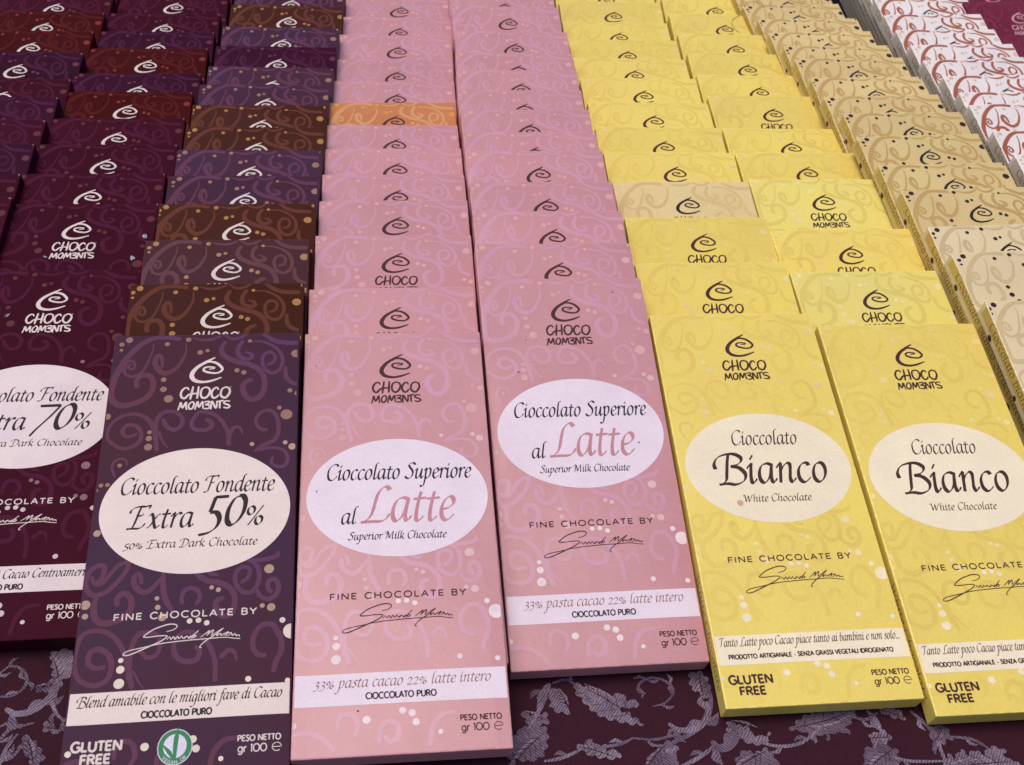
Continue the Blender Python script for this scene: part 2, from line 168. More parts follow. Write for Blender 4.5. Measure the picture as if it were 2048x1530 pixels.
class Sheet:
    """collects flat print shapes (mm, bar-face coordinates) with a material index each"""
    def __init__(s, seed=None): s.v, s.f, s.m, s.k, s.tf, s.seed = [], [], [], 0, None, seed
    def pt(s, x, y, z):
        if s.tf: x, y, z = s.tf(x, y, z)
        s.v.append((x, y, z)); return len(s.v)-1
    def poly(s, pts, z, mi):
        s.k += 1; zz = z
        ids = [s.pt(p[0], p[1], zz) for p in pts]
        a = sum(pts[i][0]*pts[(i+1) % len(pts)][1]-pts[(i+1) % len(pts)][0]*pts[i][1] for i in range(len(pts)))
        s.f.append(ids if a > 0 else ids[::-1]); s.m.append(mi)
    def disc(s, x, y, r, z, mi, n=22, ry=None, lim=None):
        ry = ry or r
        pts = [(x+r*math.cos(2*math.pi*i/n), y+ry*math.sin(2*math.pi*i/n)) for i in range(n)]
        if lim: pts = [(max(-lim, min(lim, p[0])), p[1]) for p in pts]
        s.poly(pts, z, mi)
    def oval(s, cx, cy, rx, ry, z, mi, n=96, rings=14):
        """filled ellipse in rings, so that it follows the card's belly"""
        prev = None
        for k in range(rings+1):
            f = k/rings
            if k == 0: cur = [s.pt(cx, cy, z)]*n
            else: cur = [s.pt(cx+rx*f*math.cos(2*math.pi*i/n), cy+ry*f*math.sin(2*math.pi*i/n), z) for i in range(n)]
            if prev:
                for i in range(n):
                    j = (i+1) % n
                    s.f.append([prev[i], cur[i], cur[j], prev[j]] if k > 1 else [prev[0], cur[i], cur[j]]); s.m.append(mi)
            prev = cur
    def panel(s, x0, y0, x1, y1, z, mi, nx=32, ny=5):
        g = [[s.pt(x0+(x1-x0)*i/nx, y0+(y1-y0)*j/ny, z) for i in range(nx+1)] for j in range(ny+1)]
        for j in range(ny):
            for i in range(nx): s.f.append([g[j][i], g[j][i+1], g[j+1][i+1], g[j+1][i]]); s.m.append(mi)
    def ribbon(s, path, hw, z, mi, cap=True, ramp=0.012):
        """hw: half width per sample"""
        n = len(path); Lf, Rt = [], []
        for i in range(n):
            a = path[max(0, i-1)]; b = path[min(n-1, i+1)]
            dx, dy = b[0]-a[0], b[1]-a[1]; l = math.hypot(dx, dy) or 1e-9
            nx, ny = -dy/l, dx/l; zz = z + ramp*i/n
            h = hw[i]
            Lf.append(s.pt(path[i][0]+nx*h, path[i][1]+ny*h, zz)); Rt.append(s.pt(path[i][0]-nx*h, path[i][1]-ny*h, zz))
        for i in range(n-1):
            s.f.append([Rt[i], Rt[i+1], Lf[i+1], Lf[i]]); s.m.append(mi)
        if cap:
            for i, j, sg in ((0, 1, 1), (n-1, n-2, -1)):
                a, b = path[i], path[j]; dx, dy = a[0]-b[0], a[1]-b[1]; l = math.hypot(dx, dy) or 1e-9
                dx, dy = dx/l, dy/l; nx, ny = -dy, dx; h = hw[i]; zz = z + (0 if i == 0 else ramp*(n-1)/n)
                arc = [s.pt(a[0]+h*(nx*math.cos(t)+dx*math.sin(t)), a[1]+h*(ny*math.cos(t)+dy*math.sin(t)), zz) for t in [math.pi*q/6 for q in range(7)]]
                s.f.append(arc[::-1]); s.m.append(mi)
    def stroke(s, pts, w, z, mi, per=6):
        path = catmull(pts, per); n = len(path)
        hw = []
        for i in range(n):
            t = i/(n-1)*(len(w)-1); k = min(int(t), len(w)-2) if len(w) > 1 else 0
            hw.append(0.5*((w[k]*(1-(t-k))+w[k+1]*(t-k)) if len(w) > 1 else w[0]))
        s.ribbon(path, hw, z, mi)
    def nib(s, pts, nw, thin, z, mi, ang=0.66, per=5, dens=None):
        path = catmull(pts, per); n = len(path); hw = []
        for i in range(n):
            a = path[max(0, i-1)]; b = path[min(n-1, i+1)]
            d = math.atan2(b[1]-a[1], b[0]-a[0])
            hw.append(0.5*math.hypot(nw*abs(math.sin(d-ang)), thin))
        s.ribbon(path, hw, z, mi, cap=False, ramp=0.006)
    def add_to(s, me_v, me_f, me_m, base=0):
        o = len(me_v); me_v.extend(s.v); me_f.extend([[i+o for i in f] for f in s.f]); me_m.extend([m+base for m in s.m])
    def mesh(s, name, mats, scale=MM):
        me = bpy.data.meshes.new(name)
        if s.seed is not None: s.v = [(max(-39.45, min(39.45, x)), max(.55, min(BL-.55, y)), z) if z > BT+1e-4 else (x, y, z) for x, y, z in s.v]
        me.from_pydata([(x*scale, y*scale, ((z if z <= BT else BT+(z-BT)*FILM)+(warp(x, y, s.seed)*max(0.0, min(1.0, z/BT)) if s.seed is not None else 0.0))*scale) for x, y, z in s.v], [], s.f)
        for m in mats: me.materials.append(m)
        me.polygons.foreach_set('material_index', s.m); me.update()
        return me

def P2(flat_list, k=0.1): return [(flat_list[i]*k, flat_list[i+1]*k) for i in range(0, len(flat_list), 2)]

# ------------------------------------------------------------------ lettering: an italic chancery hand drawn with a broad nib (x height 500)
_bowl = [(335,470),(235,495),(120,440),(60,280),(70,100),(140,12),(225,60),(300,200),(338,400)]
_asc = [(235,905),(145,860),(105,690),(90,400)]
HAND = {
 'a': (440, [_bowl, [(352,500),(332,300),(325,120),(352,25),(405,40),(450,115)]]),
 'b': (400, [_asc+[(82,60)], [(85,60),(160,5),(265,45),(335,190),(335,350),(285,470),(205,480),(120,390),(92,310)]]),
 'c': (345, [[(310,425),(275,485),(200,490),(120,430),(62,290),(70,110),(140,12),(230,25),(325,120)]]),
 'd': (440, [_bowl, [(480,905),(400,880),(368,730),(345,450),(328,150),(352,25),(405,40),(450,115)]]),
 'e': (350, [[(75,235),(200,262),(295,350),(285,455),(210,497),(120,430),(62,280),(75,100),(150,12),(240,32),(335,130)]]),
 'f': (270, [[(370,850),(300,905),(225,850),(190,650),(165,300),(135,-100),(85,-320),(10,-390),(-60,-350)], [(50,465),(300,490)]]),
 'g': (430, [_bowl, [(352,500),(335,300),(325,0),(295,-210),(210,-350),(100,-370),(50,-290)]]),
 'h': (445, [_asc+[(88,250),(80,0)], [(92,280),(170,420),(262,495),(325,450),(318,300),(308,120),(338,22),(390,40),(440,115)]]),
 'i': (235, [[(15,375),(65,455),(112,492),(108,400),(95,150),(118,22),(170,30),(228,115)], [(95,640),(165,800)]]),
 'k': (420, [_asc+[(88,250),(80,0)], [(92,220),(220,320),(310,430),(270,495),(190,440)], [(165,275),(235,140),(305,25),(370,20),(425,90)]]),
 'l': (230, [[(250,915),(160,880),(115,720),(98,400),(85,120),(110,20),(165,30),(225,110)]]),
 'm': (680, [[(15,375),(65,455),(112,492),(105,300),(85,0)], [(98,270),(165,410),(255,495),(312,440),(305,250),(290,0)], [(302,270),(370,410),(460,495),(525,450),(518,280),(505,120),(535,22),(585,40),(635,115)]]),
 'n': (455, [[(15,375),(65,455),(112,492),(105,300),(85,0)], [(98,270),(172,410),(265,495),(332,450),(325,280),(312,120),(342,22),(395,40),(445,115)]]),
 'o': (400, [[(215,497),(120,440),(62,280),(75,100),(155,8),(255,50),(328,200),(330,370),(275,475),(200,495)]]),
 'p': (425, [[(15,375),(75,460),(118,492),(112,300),(102,0),(72,-260),(20,-370),(-60,-385),(-85,-320)], [(110,330),(190,460),(275,492),(340,410),(335,220),(265,60),(175,8),(108,55)]]),
 'r': (310, [[(15,375),(65,455),(112,492),(105,300),(85,0)], [(98,270),(165,400),(225,482),(290,492),(320,440)]]),
 's': (320, [[(290,425),(215,492),(130,460),(115,370),(195,285),(250,195),(228,75),(135,8),(45,60)]]),
 't': (285, [[(160,680),(132,450),(108,200),(122,38),(185,15),(262,100)], [(15,462),(285,484)]]),
 'u': (450, [[(15,390),(75,465),(115,480),(98,300),(85,130),(118,18),(195,40),(280,180),(340,400)], [(355,492),(338,300),(328,120),(355,22),(405,40),(448,115)]]),
 'v': (380, [[(20,430),(80,492),(122,420),(152,200),(168,8)], [(168,8),(265,180),(330,350),(310,480),(255,492)]]),
 'x': (400, [[(20,420),(85,492),(150,400),(225,150),(285,22),(345,30),(400,105)], [(370,480),(290,440),(200,270),(100,60),(20,10)]]),
 'C': (540, [[(520,740),(455,860),(320,868),(170,730),(75,480),(90,200),(190,30),(330,15),(460,100),(530,215)]]),
 'F': (560, [[(320,850),(285,600),(245,250),(205,60),(110,12),(20,10)], [(20,560),(40,690),(130,810),(290,858),(430,848),(580,872),(555,750)], [(265,440),(400,455),(440,500)]]),
 'E': (610, [[(330,850),(290,600),(245,250),(195,60),(100,8)], [(20,540),(40,680),(140,800),(310,850),(440,838),(600,868),(570,740)], [(260,430),(400,450),(450,510)], [(20,2),(200,14),(370,8),(490,60),(560,180)]]),
 'S': (480, [[(470,740),(400,862),(265,862),(170,740),(205,600),(335,430),(395,270),(345,95),(220,8),(95,45),(40,130)]]),
 'L': (600, [[(540,760),(470,868),(380,830),(300,650),(262,400),(225,180),(150,60),(50,5)], [(20,2),(240,14),(420,15),(530,60),(600,170)]]),
 'M': (800, [[(-10,560),(10,700),(90,830),(190,868)], [(190,868),(165,500),(120,150),(60,0)], [(190,868),(280,500),(360,60)], [(360,60),(500,450),(660,868)], [(660,868),(640,450),(630,110),(672,20),(745,95)]]),
 'B': (720, [[(330,850),(300,600),(275,300),(255,110),(190,20)], [(20,380),(0,540),(90,750),(280,850),(460,850),(600,740),(610,600),(520,485),(370,445)], [(370,445),(560,400),(690,240),(650,70),(470,-15),(280,10),(90,-10)]]),
 'D': (640, [[(295,850),(262,500),(228,200),(180,45)], [(10,560),(40,720),(170,840),(360,862),(530,760),(600,520),(530,220),(350,40),(150,-2),(10,25)]]),
 'W': (800, [[(-10,640),(30,790),(120,850)], [(120,850),(170,400),(205,15)], [(205,15),(330,400),(440,720)], [(440,720),(450,300),(475,15)], [(475,15),(640,400),(760,850)]]),
 'T': (540, [[(330,850),(290,500),(250,200),(205,40),(110,2)], [(-10,630),(40,780),(170,855),(350,830),(600,880)]]),
 '0': (420, [[(225,500),(125,440),(60,270),(75,90),(160,2),(270,60),(345,220),(340,400),(275,490),(205,499)]]),
 '5': (420, [[(430,492),(185,480)], [(190,480),(150,225)], [(150,225),(275,215),(350,110),(330,-20),(215,-115),(35,-155)]]),
 '7': (400, [[(40,470),(440,480)], [(440,480),(300,240),(140,10),(50,-145)]]),
 '3': (370, [[(50,400),(150,497),(270,440),(245,310),(130,245)], [(130,245),(275,190),(300,70),(210,-80),(20,-155)]]),
 '2': (380, [[(50,370),(120,490),(250,480),(290,360),(200,190),(50,12)], [(50,12),(360,28)]]),
 '%': (560, [[(160,500),(70,440),(60,330),(130,265),(220,320),(230,430),(155,500)], [(120,-20),(460,520)], [(410,235),(320,180),(310,70),(380,0),(470,55),(480,165),(405,235)]]),
 '.': (150, [[(45,75),(95,5)]]),
 ' ': (230, []),
}
def hand(sh, text, x0, x1, y, xh, z, mi, weight=1.0, slant=0.13, caps=0.0, tf=None):
    """write a line from x0 to x1 (mm), x height xh (mm), baseline y"""
    tot = sum(HAND[c][0] for c in text); sy = xh/500.0; sx = (x1-x0)/tot
    x = x0; n = 0
    def my(v): return v if v <= 500 else 500+(v-500)*(0.74+caps)
    for c in text:
        adv, strokes = HAND[c]
        for st in strokes:
            pts = [(x + px*sx + slant*my(py)*sy, y + my(py)*sy) for px, py in st]
            sh.nib(pts, 88*sy*weight, 20*sy*weight, z + 0.006*(n % 5), mi); n += 1
        x += adv*sx

def _o(cx, cy, rx, ry, a0=90, a1=450, n=14): return [(cx+rx*math.cos(math.radians(a0+(a1-a0)*i/n)), cy+ry*math.sin(math.radians(a0+(a1-a0)*i/n))) for i in range(n+1)]
SANS = {   # cap height 700, drawn in one even line; (points, smooth)
 'A': (600, [([(30,0),(300,700),(570,0)],0), ([(130,235),(470,235)],0)]), 'B': (540, [([(80,0),(80,700)],0), ([(80,690),(320,690)]+_o(320,530,140,160,90,-90,6)+[(80,370)],0), ([(320,370)]+_o(330,190,160,180,90,-90,6)+[(80,10)],0)]),
 'C': (640, [(_o(370,350,310,345,45,315),1)]), 'D': (640, [([(80,0),(80,700)],0), ([(80,690),(250,690)]+_o(250,350,320,340,90,-90,10)+[(80,10)],0)]),
 'E': (500, [([(80,0),(80,700)],0), ([(80,665),(450,665)],0), ([(80,355),(410,355)],0), ([(80,35),(455,35)],0)]), 'F': (470, [([(80,0),(80,700)],0), ([(80,665),(440,665)],0), ([(80,345),(400,345)],0)]),
 'G': (680, [(_o(370,350,310,345,45,330),1), ([(410,330),(620,330),(620,130)],0)]), 'H': (640, [([(80,0),(80,700)],0), ([(560,0),(560,700)],0), ([(80,355),(560,355)],0)]),
 'I': (180, [([(90,0),(90,700)],0)]), 'K': (560, [([(80,0),(80,700)],0), ([(500,700),(100,330)],0), ([(200,420),(520,0)],0)]), 'L': (450, [([(80,700),(80,0)],0), ([(80,35),(430,35)],0)]),
 'N': (660, [([(80,0),(80,700)],0), ([(80,700),(580,0)],0), ([(580,0),(580,700)],0)]), 'O': (720, [(_o(360,350,310,345),1)]),
 'P': (520, [([(80,0),(80,700)],0), ([(80,675),(290,675)]+_o(290,500,170,175,90,-90,8)+[(80,325)],0)]), 'R': (560, [([(80,0),(80,700)],0), ([(80,675),(290,675)]+_o(290,510,165,165,90,-90,8)+[(80,345)],0), ([(280,345),(510,0)],0)]),
 'S': (480, [([(400,590),(330,670),(230,690),(120,640),(90,540),(150,440),(260,370),(370,290),(400,170),(330,50),(220,8),(110,40),(50,130)],1)]),
 'T': (500, [([(20,665),(480,665)],0), ([(250,0),(250,665)],0)]), 'U': (620, [([(80,700),(80,260),(110,120),(190,30),(310,5),(430,30),(510,120),(540,260),(540,700)],0)]),
 'V': (580, [([(30,700),(290,0),(550,700)],0)]), 'Y': (560, [([(20,700),(280,330),(540,700)],0), ([(280,0),(280,330)],0)]), 'Z': (520, [([(50,665),(460,665),(50,35),(480,35)],0)]),
 '1': (300, [([(90,620),(190,690),(190,0)],0)]), '0': (700, [(_o(350,350,300,345),1)]),
 'g': (560, [(_o(270,240,200,235),1), ([(470,480),(470,-40),(430,-160),(290,-205),(150,-180),(90,-110)],0)]), 'r': (330, [([(80,0),(80,480)],0), ([(80,260),(130,400),(220,470),(310,460)],1)]),
 'e': (640, [([(110,330),(560,330)],0), (_o(340,330,270,345,0,310),1)]), '-': (330, [([(60,270),(270,270)],0)]), ' ': (300, []),
}
def sans(sh, text, x0, x1, y, cap, w, z, mi, track=0):
    tot = sum(SANS[c][0]+track for c in text)-track; sy = cap/700.0; sx = (x1-x0)/tot; x = x0; n = 0
    for c in text:
        adv, strokes = SANS[c]
        for pts, smooth in strokes:
            q = [(x+px*sx, y+py*sy) for px, py in pts]
            path = catmull(q, 2) if smooth else q
            if not smooth and len(q) < 8:      # square corners: one straight piece per leg
                for a, b in zip(q[:-1], q[1:]):
                    sh.ribbon([a, b], [w/2, w/2], z+0.006*(n % 5), mi, cap=False, ramp=0.0); n += 1
            else:
                sh.ribbon(path, [w/2]*len(path), z+0.006*(n % 5), mi, cap=False, ramp=0.005); n += 1
        x += (adv+track)*sx

# ------------------------------------------------------------------ card box with rounded folds
def box_geometry():
    bm = bmesh.new()
    bmesh.ops.create_cube(bm, size=1.0)
    for v in bm.verts: v.co = Vector((v.co.x*BW, (v.co.y+0.5)*BL, (v.co.z+0.5)*BT))
    bmesh.ops.bevel(bm, geom=list(bm.edges), offset=0.55, offset_type='OFFSET', segments=2, profile=0.55, affect='EDGES')
    for axis, vals in ((0, [(-1+2*i/28)*BW/2 for i in range(1, 28)]), (1, [BL*i/64 for i in range(1, 64)])):
        for c in vals:
            no = Vector((axis == 0, axis == 1, 0)); co = no*c
            bmesh.ops.bisect_plane(bm, geom=bm.verts[:]+bm.edges[:]+bm.faces[:], plane_co=co, plane_no=no, dist=1e-5)
    bm.normal_update(); bm.verts.ensure_lookup_table(); bm.verts.index_update()
    v = [tuple(q.co) for q in bm.verts]; f = [[q.index for q in p.verts] for p in bm.faces]
    e = [7 if max(abs(c) for c in p.normal) < 0.985 else 0 for p in bm.faces]     # the folds, rubbed a little paler
    bm.free(); return v, f, e
BOXV, BOXF, BOXM = box_geometry()

def print_pattern(sh, du=0.0):
    """the scrollwork and dots that every wrapper carries; slots: 1 scroll, 2 dull dot, 3 bright dot"""
    for k, (w, pts) in enumerate(SW):
        sh.stroke([(max(-39.2, min(39.2, a+du)), b) for a, b in P2(pts)], w, BT+0.15+0.004*k, 1, per=5)
    for x, y, r in DOTS:
        x += du
        if abs(x) > 41: continue
        sh.disc(x, y, r, BT+0.33, 3 if y < 61 else (2 if y > 140 or y > 112 and x < -10 else 4), lim=39.3)

def print_logo(sh, mi=5):
    z = BT+0.345
    sh.stroke(P2(LOGO[0], 1), [.6, 1.2, 1.5, 1.9, 2.0, 1.7, 1.2, 1.05, .6], z, mi, per=7)
    sh.stroke(P2(LOGO[1], 1), [.3, .9, 1.15, 1.25, 1.05, .85, 1.0, 1.1, .9, .7, .75, .6, .4], z+0.012, mi, per=7)
    for k, l in enumerate(BRAND):
        w = .95 if k < 6 else .80
        sh.stroke(P2(l, 1), [w*.75, w, w*1.05, w*.8], z+0.004*(k % 3), mi, per=4)
    sh.disc(11.3, 165.9, .22, z, mi, n=8)

def print_foot(sh, kind):
    """maker's line, signature, weight"""
    z = BT+0.355
    sans(sh, 'FINE CHOCOLATE BY', -27.1, 26.2, 61.4, 2.55, 0.50, z, 5, track=150)
    for k, l in enumerate(SIG):
        sh.stroke(P2(l), [.22, .40, .36, .32] if k else [.26, .48, .42, .36, .48, .36, .36, .3], z+0.004*(k % 4), 5, per=4)
    dx = 1.2 if kind == 'dark70' else 0.0
    sans(sh, 'PESO NETTO', 21.2+dx, 36.6+dx, 11.1+FOOT[kind], 2.1, 0.44, z, 5, track=30)
    sans(sh, 'gr 100', 21.4+dx, 31.8+dx, 7.2+FOOT[kind], 2.75, 0.44, z, 5, track=10)
    sans(sh, 'e', 33.2+dx, 37.0+dx, 7.1+FOOT[kind], 3.0, 0.28, z, 5)
    if kind in ('dark50', 'bianco'):
        gy = 12.9 if kind == 'dark50' else 9.6
        sans(sh, 'GLUTEN', -36.8, -19.0, gy, 3.45, 0.85, z, 5, track=30); sans(sh, 'FREE', -33.2, -22.6, gy-4.5, 3.3, 0.85, z, 5, track=30)
FOOT = dict(dark50=2.1, dark70=1.2, milk=0.1, bianco=-0.7)
BAND = dict(dark50=(22.4, 34.0), dark70=(20.5, 32.3), milk=(19.0, 31.2), bianco=(17.3, 29.5))

def wrapper_mesh(name, kind, front=False, wear=(), du=-1.8, seed=0):
    sh = Sheet(seed); sh.v = list(BOXV); sh.f = [list(f) for f in BOXF]; sh.m = list(BOXM)
    print_pattern(sh, du); print_logo(sh)
    if front: print_foot(sh, kind)
    for (x, y, r, mi) in wear:
        n = 7; ph = random.random()*6
        sh.poly([(x+r*(0.6+0.6*random.random())*math.cos(ph+2*math.pi*i/n), y+r*(0.5+0.5*random.random())*math.sin(ph+2*math.pi*i/n)) for i in range(n)], BT+0.38, mi)
    return sh.mesh(name, [None]*8)

def oval_mesh(kind, wear=()):
    sh = Sheet(0); z = BT+0.375
    sh.oval(0.3, 107.4, 37.5, 28.2, z-0.005, 0)
    z += 0.11
    if kind in ('dark50', 'dark70'):
        hand(sh, 'Cioccolato Fondente', -30.3, 31.0, 114.8, 4.9, z, 1, 1.12)
        hand(sh, 'Extra', -26.2, -0.4, 99.4, 6.5, z, 1, 1.15)
        hand(sh, '50' if kind == 'dark50' else '70', 2.0, 20.0, 99.7, 13.2, z, 1, 1.0, slant=0.16)
        hand(sh, '%', 19.5, 27.6, 99.6, 8.4, z, 1, .85)
        hand(sh, ('50' if kind == 'dark50' else '70')+'% Extra Dark Chocolate', -26.6, 25.2, 90.7, 2.3, z, 1, 1.35)
    elif kind == 'milk':
        hand(sh, 'Cioccolato Superiore', -29.5, 31.2, 115.5, 5.0, z, 1, 1.1)
        hand(sh, 'al', -23.3, -17.0, 94.6, 5.0, z, 1, 1.1)
        hand(sh, 'Latte', -15.4, 23.2, 95.1, 11.3, z, 2, 1.02, caps=-0.1)
        hand(sh, 'Superior Milk Chocolate', -20.2, 19.6, 87.2, 2.3, z, 1, 1.35)
    elif kind == 'bianco':
        hand(sh, 'Cioccolato', -14.5, 16.2, 118.8, 5.0, z, 1, 1.0)
        hand(sh, 'Bianco', -25.5, 26.2, 98.9, 10.0, z, 1, 1.18)
        hand(sh, 'White Chocolate', -14.7, 15.9, 89.7, 2.35, z, 1, 1.35)
    for (x, y, r, mi) in wear: sh.disc(x, y, r, z+0.05, mi, n=10)
    return sh

def band_sheet(kind):
    sh = Sheet(0); lo, hi = BAND[kind]; z = BT+0.375
    sh.panel(-39.3, lo, 39.3, hi, z-0.005, 0); z += 0.11
    if kind == 'dark50':
        hand(sh, 'Blend amabile con le migliori fave di Cacao', -37.0, 36.4, lo+6.3, 2.6, z, 1, 1.25, slant=.2); sans(sh, 'CIOCCOLATO PURO', -13.5, 11.6, lo+1.3, 2.35, .60, z, 1, 25)
    elif kind == 'dark70':
        hand(sh, 'Dai migliori Cacao Centroamerica', -19.0, 38.8, lo+6.3, 2.6, z, 1, 1.25, slant=.2); sans(sh, 'CIOCCOLATO PURO', -13.5, 11.6, lo+1.3, 2.35, .60, z, 1, 25)
    elif kind == 'milk':
        hand(sh, '33% pasta cacao 22% latte intero', -32.6, 33.4, lo+6.8, 2.75, z, 2, 1.15, slant=.2); sans(sh, 'CIOCCOLATO PURO', -13.3, 12.9, lo+2.1, 2.35, .52, z, 1, 25)
    else:
        hand(sh, 'Tanto Latte poco Cacao piace tanto ai bambini e non solo...', -38.0, 36.8, lo+7.7, 2.35, z, 2, 1.25, slant=.2)
        sans(sh, 'PRODOTTO ARTIGIANALE - SENZA GRASSI VEGETALI IDROGENATO', -34.9, 32.8, lo+2.4, 1.8, .46, z, 1, 25)
    return sh

def spine_sheet(text, y0, y1, lo, hi, xh, mi_base=True):
    """left flank of the box; drawn flat (a along the length from the top down, b up the flank), then turned onto the side"""
    sh = Sheet()
    def tf(a, b, z): return (-BW/2-(z-BT)*FILM, BL-a, b)
    sh.tf = tf
    if mi_base: sh.poly([(3.0, lo), (BL-3.0, lo), (BL-3.0, hi), (3.0, hi)], BT+0.02, 0)
    hand(sh, text, y0, y1, (lo+hi)/2-xh*0.45, xh, BT+0.05, 1, 1.0, slant=.16)
    return sh

def badge_sheet():
    sh = Sheet(0); z = BT+0.37; cx, cy = -0.6, 12.6
    sh.disc(cx, cy, 6.15, z, 0, n=48, ry=6.45); sh.disc(cx, cy, 5.85, z+.01, 1, n=48, ry=6.1); sh.disc(cx, cy+.3, 4.1, z+.02, 0, n=40, ry=4.3)
    sh.stroke([(cx+.2, cy-4.6), (cx+.1, cy-1), (cx+.3, cy+3.4), (cx+.9, cy+6.9)], [.9, 1.5, 1.7, .2], z+.03, 1)
    sh.stroke([(cx, cy-4.4), (cx-2.0, cy-1.6), (cx-4.6, cy+1.2)], [.9, 1.5, .3], z+.045, 1)
    t = 'VEGAN OK'
    for i, c in enumerate(t):                                     # lettering round the foot of the ring
        a = math.radians(-90 + (i-3.5)*13); adv, strokes = SANS[c]
        for pts, sm in strokes:
            q = []
            for px, py in pts:
                u, v = (px-adv/2)*.0016, py*.0016
                r = 4.55+v*-1+1.1
                q.append((cx+(5.0-.55+v)*math.cos(a)*1.0 - u*math.sin(a)*1.0*1 if False else cx+(5.6-v)*math.cos(a)+u*-math.sin(a)*1, cy+(5.85-v)*math.sin(a)+u*math.cos(a)))
            for p, r_ in zip(q[:-1], q[1:]): sh.ribbon([p, r_], [.09, .09], z+.05, 0, cap=False, ramp=0)
    return sh

# ------------------------------------------------------------------ inks and papers
INK_BROWN = flat('brown_ink', lin(74, 44, 48)); INK_DARK = flat('dark_ink', lin(44, 34, 42)); INK_PALE = flat('pale_ink', lin(222, 208, 205)); INK_BLUSH = flat('blush_ink', lin(200, 150, 155))
ROSE_INK = flat('rose_ink', lin(196, 138, 148)); TAUPE_INK = flat('taupe_ink', lin(150, 108, 104)); OLIVE_INK = flat('olive_brown_ink', lin(112, 88, 70))
BLUSH = paper('blush_white_paper', lin(226, 210, 206), lin(220, 203, 200), .5, .25, 60, .02); CREAM = paper('cream_paper', lin(238, 227, 198), lin(232, 220, 194), .5, .2, 60, .02); LILAC_WHITE = paper('lilac_white_paper', lin(226, 212, 226), lin(220, 206, 220), .5, .35, 60, .02); DUSK_WHITE = paper('dusk_white_paper', lin(222, 208, 210), lin(214, 198, 206), .5, .35, 60, .02)
SPECK = flat('grime_speck', lin(90, 60, 62)); FOIL = paper('scuffed_foil', lin(176, 174, 190), lin(96, 90, 108), .35, .6, 500, 0, .5)
GREEN = flat('badge_green', lin(58, 130, 92)); BADGE_WHITE = flat('badge_white', lin(218, 214, 232))

def look(nm, b1, b2, sw, dots, ink, **k):
    """materials for one colourway: wrapper, scroll, dull / mid / bright dots, lettering"""
    return [paper(nm+'_wrapper', lin(*b1), lin(*b2), **k), paper(nm+'_scroll', lin(*sw[0]), lin(*sw[1]), k.get('rough', .42), k.get('spec', .3), 30, .03, .06, k.get('coat', 0)),
            flat(nm+'_dull_dot', lin(*dots[0])), flat(nm+'_bright_dot', lin(*dots[2])), flat(nm+'_mid_dot', lin(*dots[1])), ink, SPECK,
            paper(nm+'_fold', lin(*[min(255, c*1.06+9) for c in b1]), lin(*b2), k.get('rough', .42), k.get('spec', .3), 300, .03)]
def scuff(l): l[6] = FOIL; return l
DK = dict(rough=.5, spec=.035, scale=14, jitter=.10, bump=.06)
LOOKS = {
 'plum':   look('plum', (54,9,28), (62,11,34), ((76,22,44), (74,24,54)), ((96,38,52), (140,100,115), (205,190,200)), INK_PALE, **DK),
 'violet': look('violet_plum', (50,11,36), (58,16,44), ((72,26,54), (74,30,62)), ((100,44,62), (150,110,125), (205,190,200)), INK_PALE, **DK),
 'red':    look('red_brown', (60,9,9), (64,13,18), ((82,25,23), (80,26,30)), ((128,42,36), (160,110,110), (205,190,200)), INK_PALE, **DK),
 'aub':    look('aubergine', (72,38,54), (64,42,70), ((98,56,74), (92,58,92)), ((150,112,104), (178,146,130), (226,212,200)), INK_PALE, **dict(DK, spec=.05, rough=.42)),
 'aubrown':look('brown', (66,32,20), (68,36,34), ((98,56,42), (97,55,52)), ((168,122,72), (178,146,110), (226,212,200)), INK_PALE, **DK),
 'mauve':  look('mauve_brown', (78,44,46), (74,44,58), ((104,64,66), (98,64,80)), ((166,124,92), (178,146,120), (226,212,200)), INK_PALE, **DK),
 'pink':   look('pink', (197,140,147), (189,132,141), ((199,145,168), (197,144,161)), ((218,166,170), (224,186,190), (236,218,224)), INK_BROWN, scale=16, jitter=.03, rough=.34, spec=.55, bump=.06),
 'orange': look('orange', (200,130,80), (190,120,76), ((208,152,106), (202,146,100)), ((222,160,86), (224,176,110), (236,218,200)), INK_BROWN, scale=16, jitter=.03),
 'yellow': look('yellow', (232,211,100), (226,201,106), ((226,203,98), (220,193,97)), ((234,212,140), (238,220,160), (242,230,196)), INK_BROWN, scale=26, jitter=.05, rough=.36, spec=.42, contrast=(.3,.7)),
 'lemon':  look('lemon', (232,218,110), (226,210,124), ((220,204,108), (216,198,106)), ((236,222,160), (238,226,176), (242,232,200)), INK_BROWN, scale=26, jitter=.03, contrast=(.3,.7)),
 'cream':  look('faded_cream', (224,204,148), (214,190,136), ((210,186,128), (204,178,120)), ((226,204,160), (228,210,170), (240,226,200)), INK_DARK, scale=26, jitter=.03, contrast=(.3,.7)),
 'tan':    look('tan', (215,194,136), (208,184,130), ((190,162,96), (184,152,98)), ((58,38,46), (58,38,46), (58,38,46)), INK_DARK, scale=20, jitter=.05),
 'pale':   look('pale_tan', (224,208,168), (216,198,158), ((204,184,140), (198,176,136)), ((58,38,46), (58,38,46), (58,38,46)), INK_DARK, scale=20, jitter=.03),
 'white':  look('white', (230,224,222), (224,216,218), ((164,92,66), (156,88,66)), ((214,190,166), (206,196,190), (214,190,166)), INK_DARK, scale=20, jitter=.03),
 'wine':   look('wine', (112,42,66), (102,36,58), ((120,50,72), (114,46,68)), ((120,50,72), (120,50,72), (120,50,72)), INK_BLUSH, **DK),
}
for _n in ('plum', 'violet', 'red'): scuff(LOOKS[_n])
TAN_SPINE = paper('tan_spine', lin(204,178,96), lin(194,166,92), .5, .3, 30, .05); WHITE_SPINE = paper('grey_beige_spine', lin(216,204,184), lin(208,194,174), .5, .3, 30, .05)

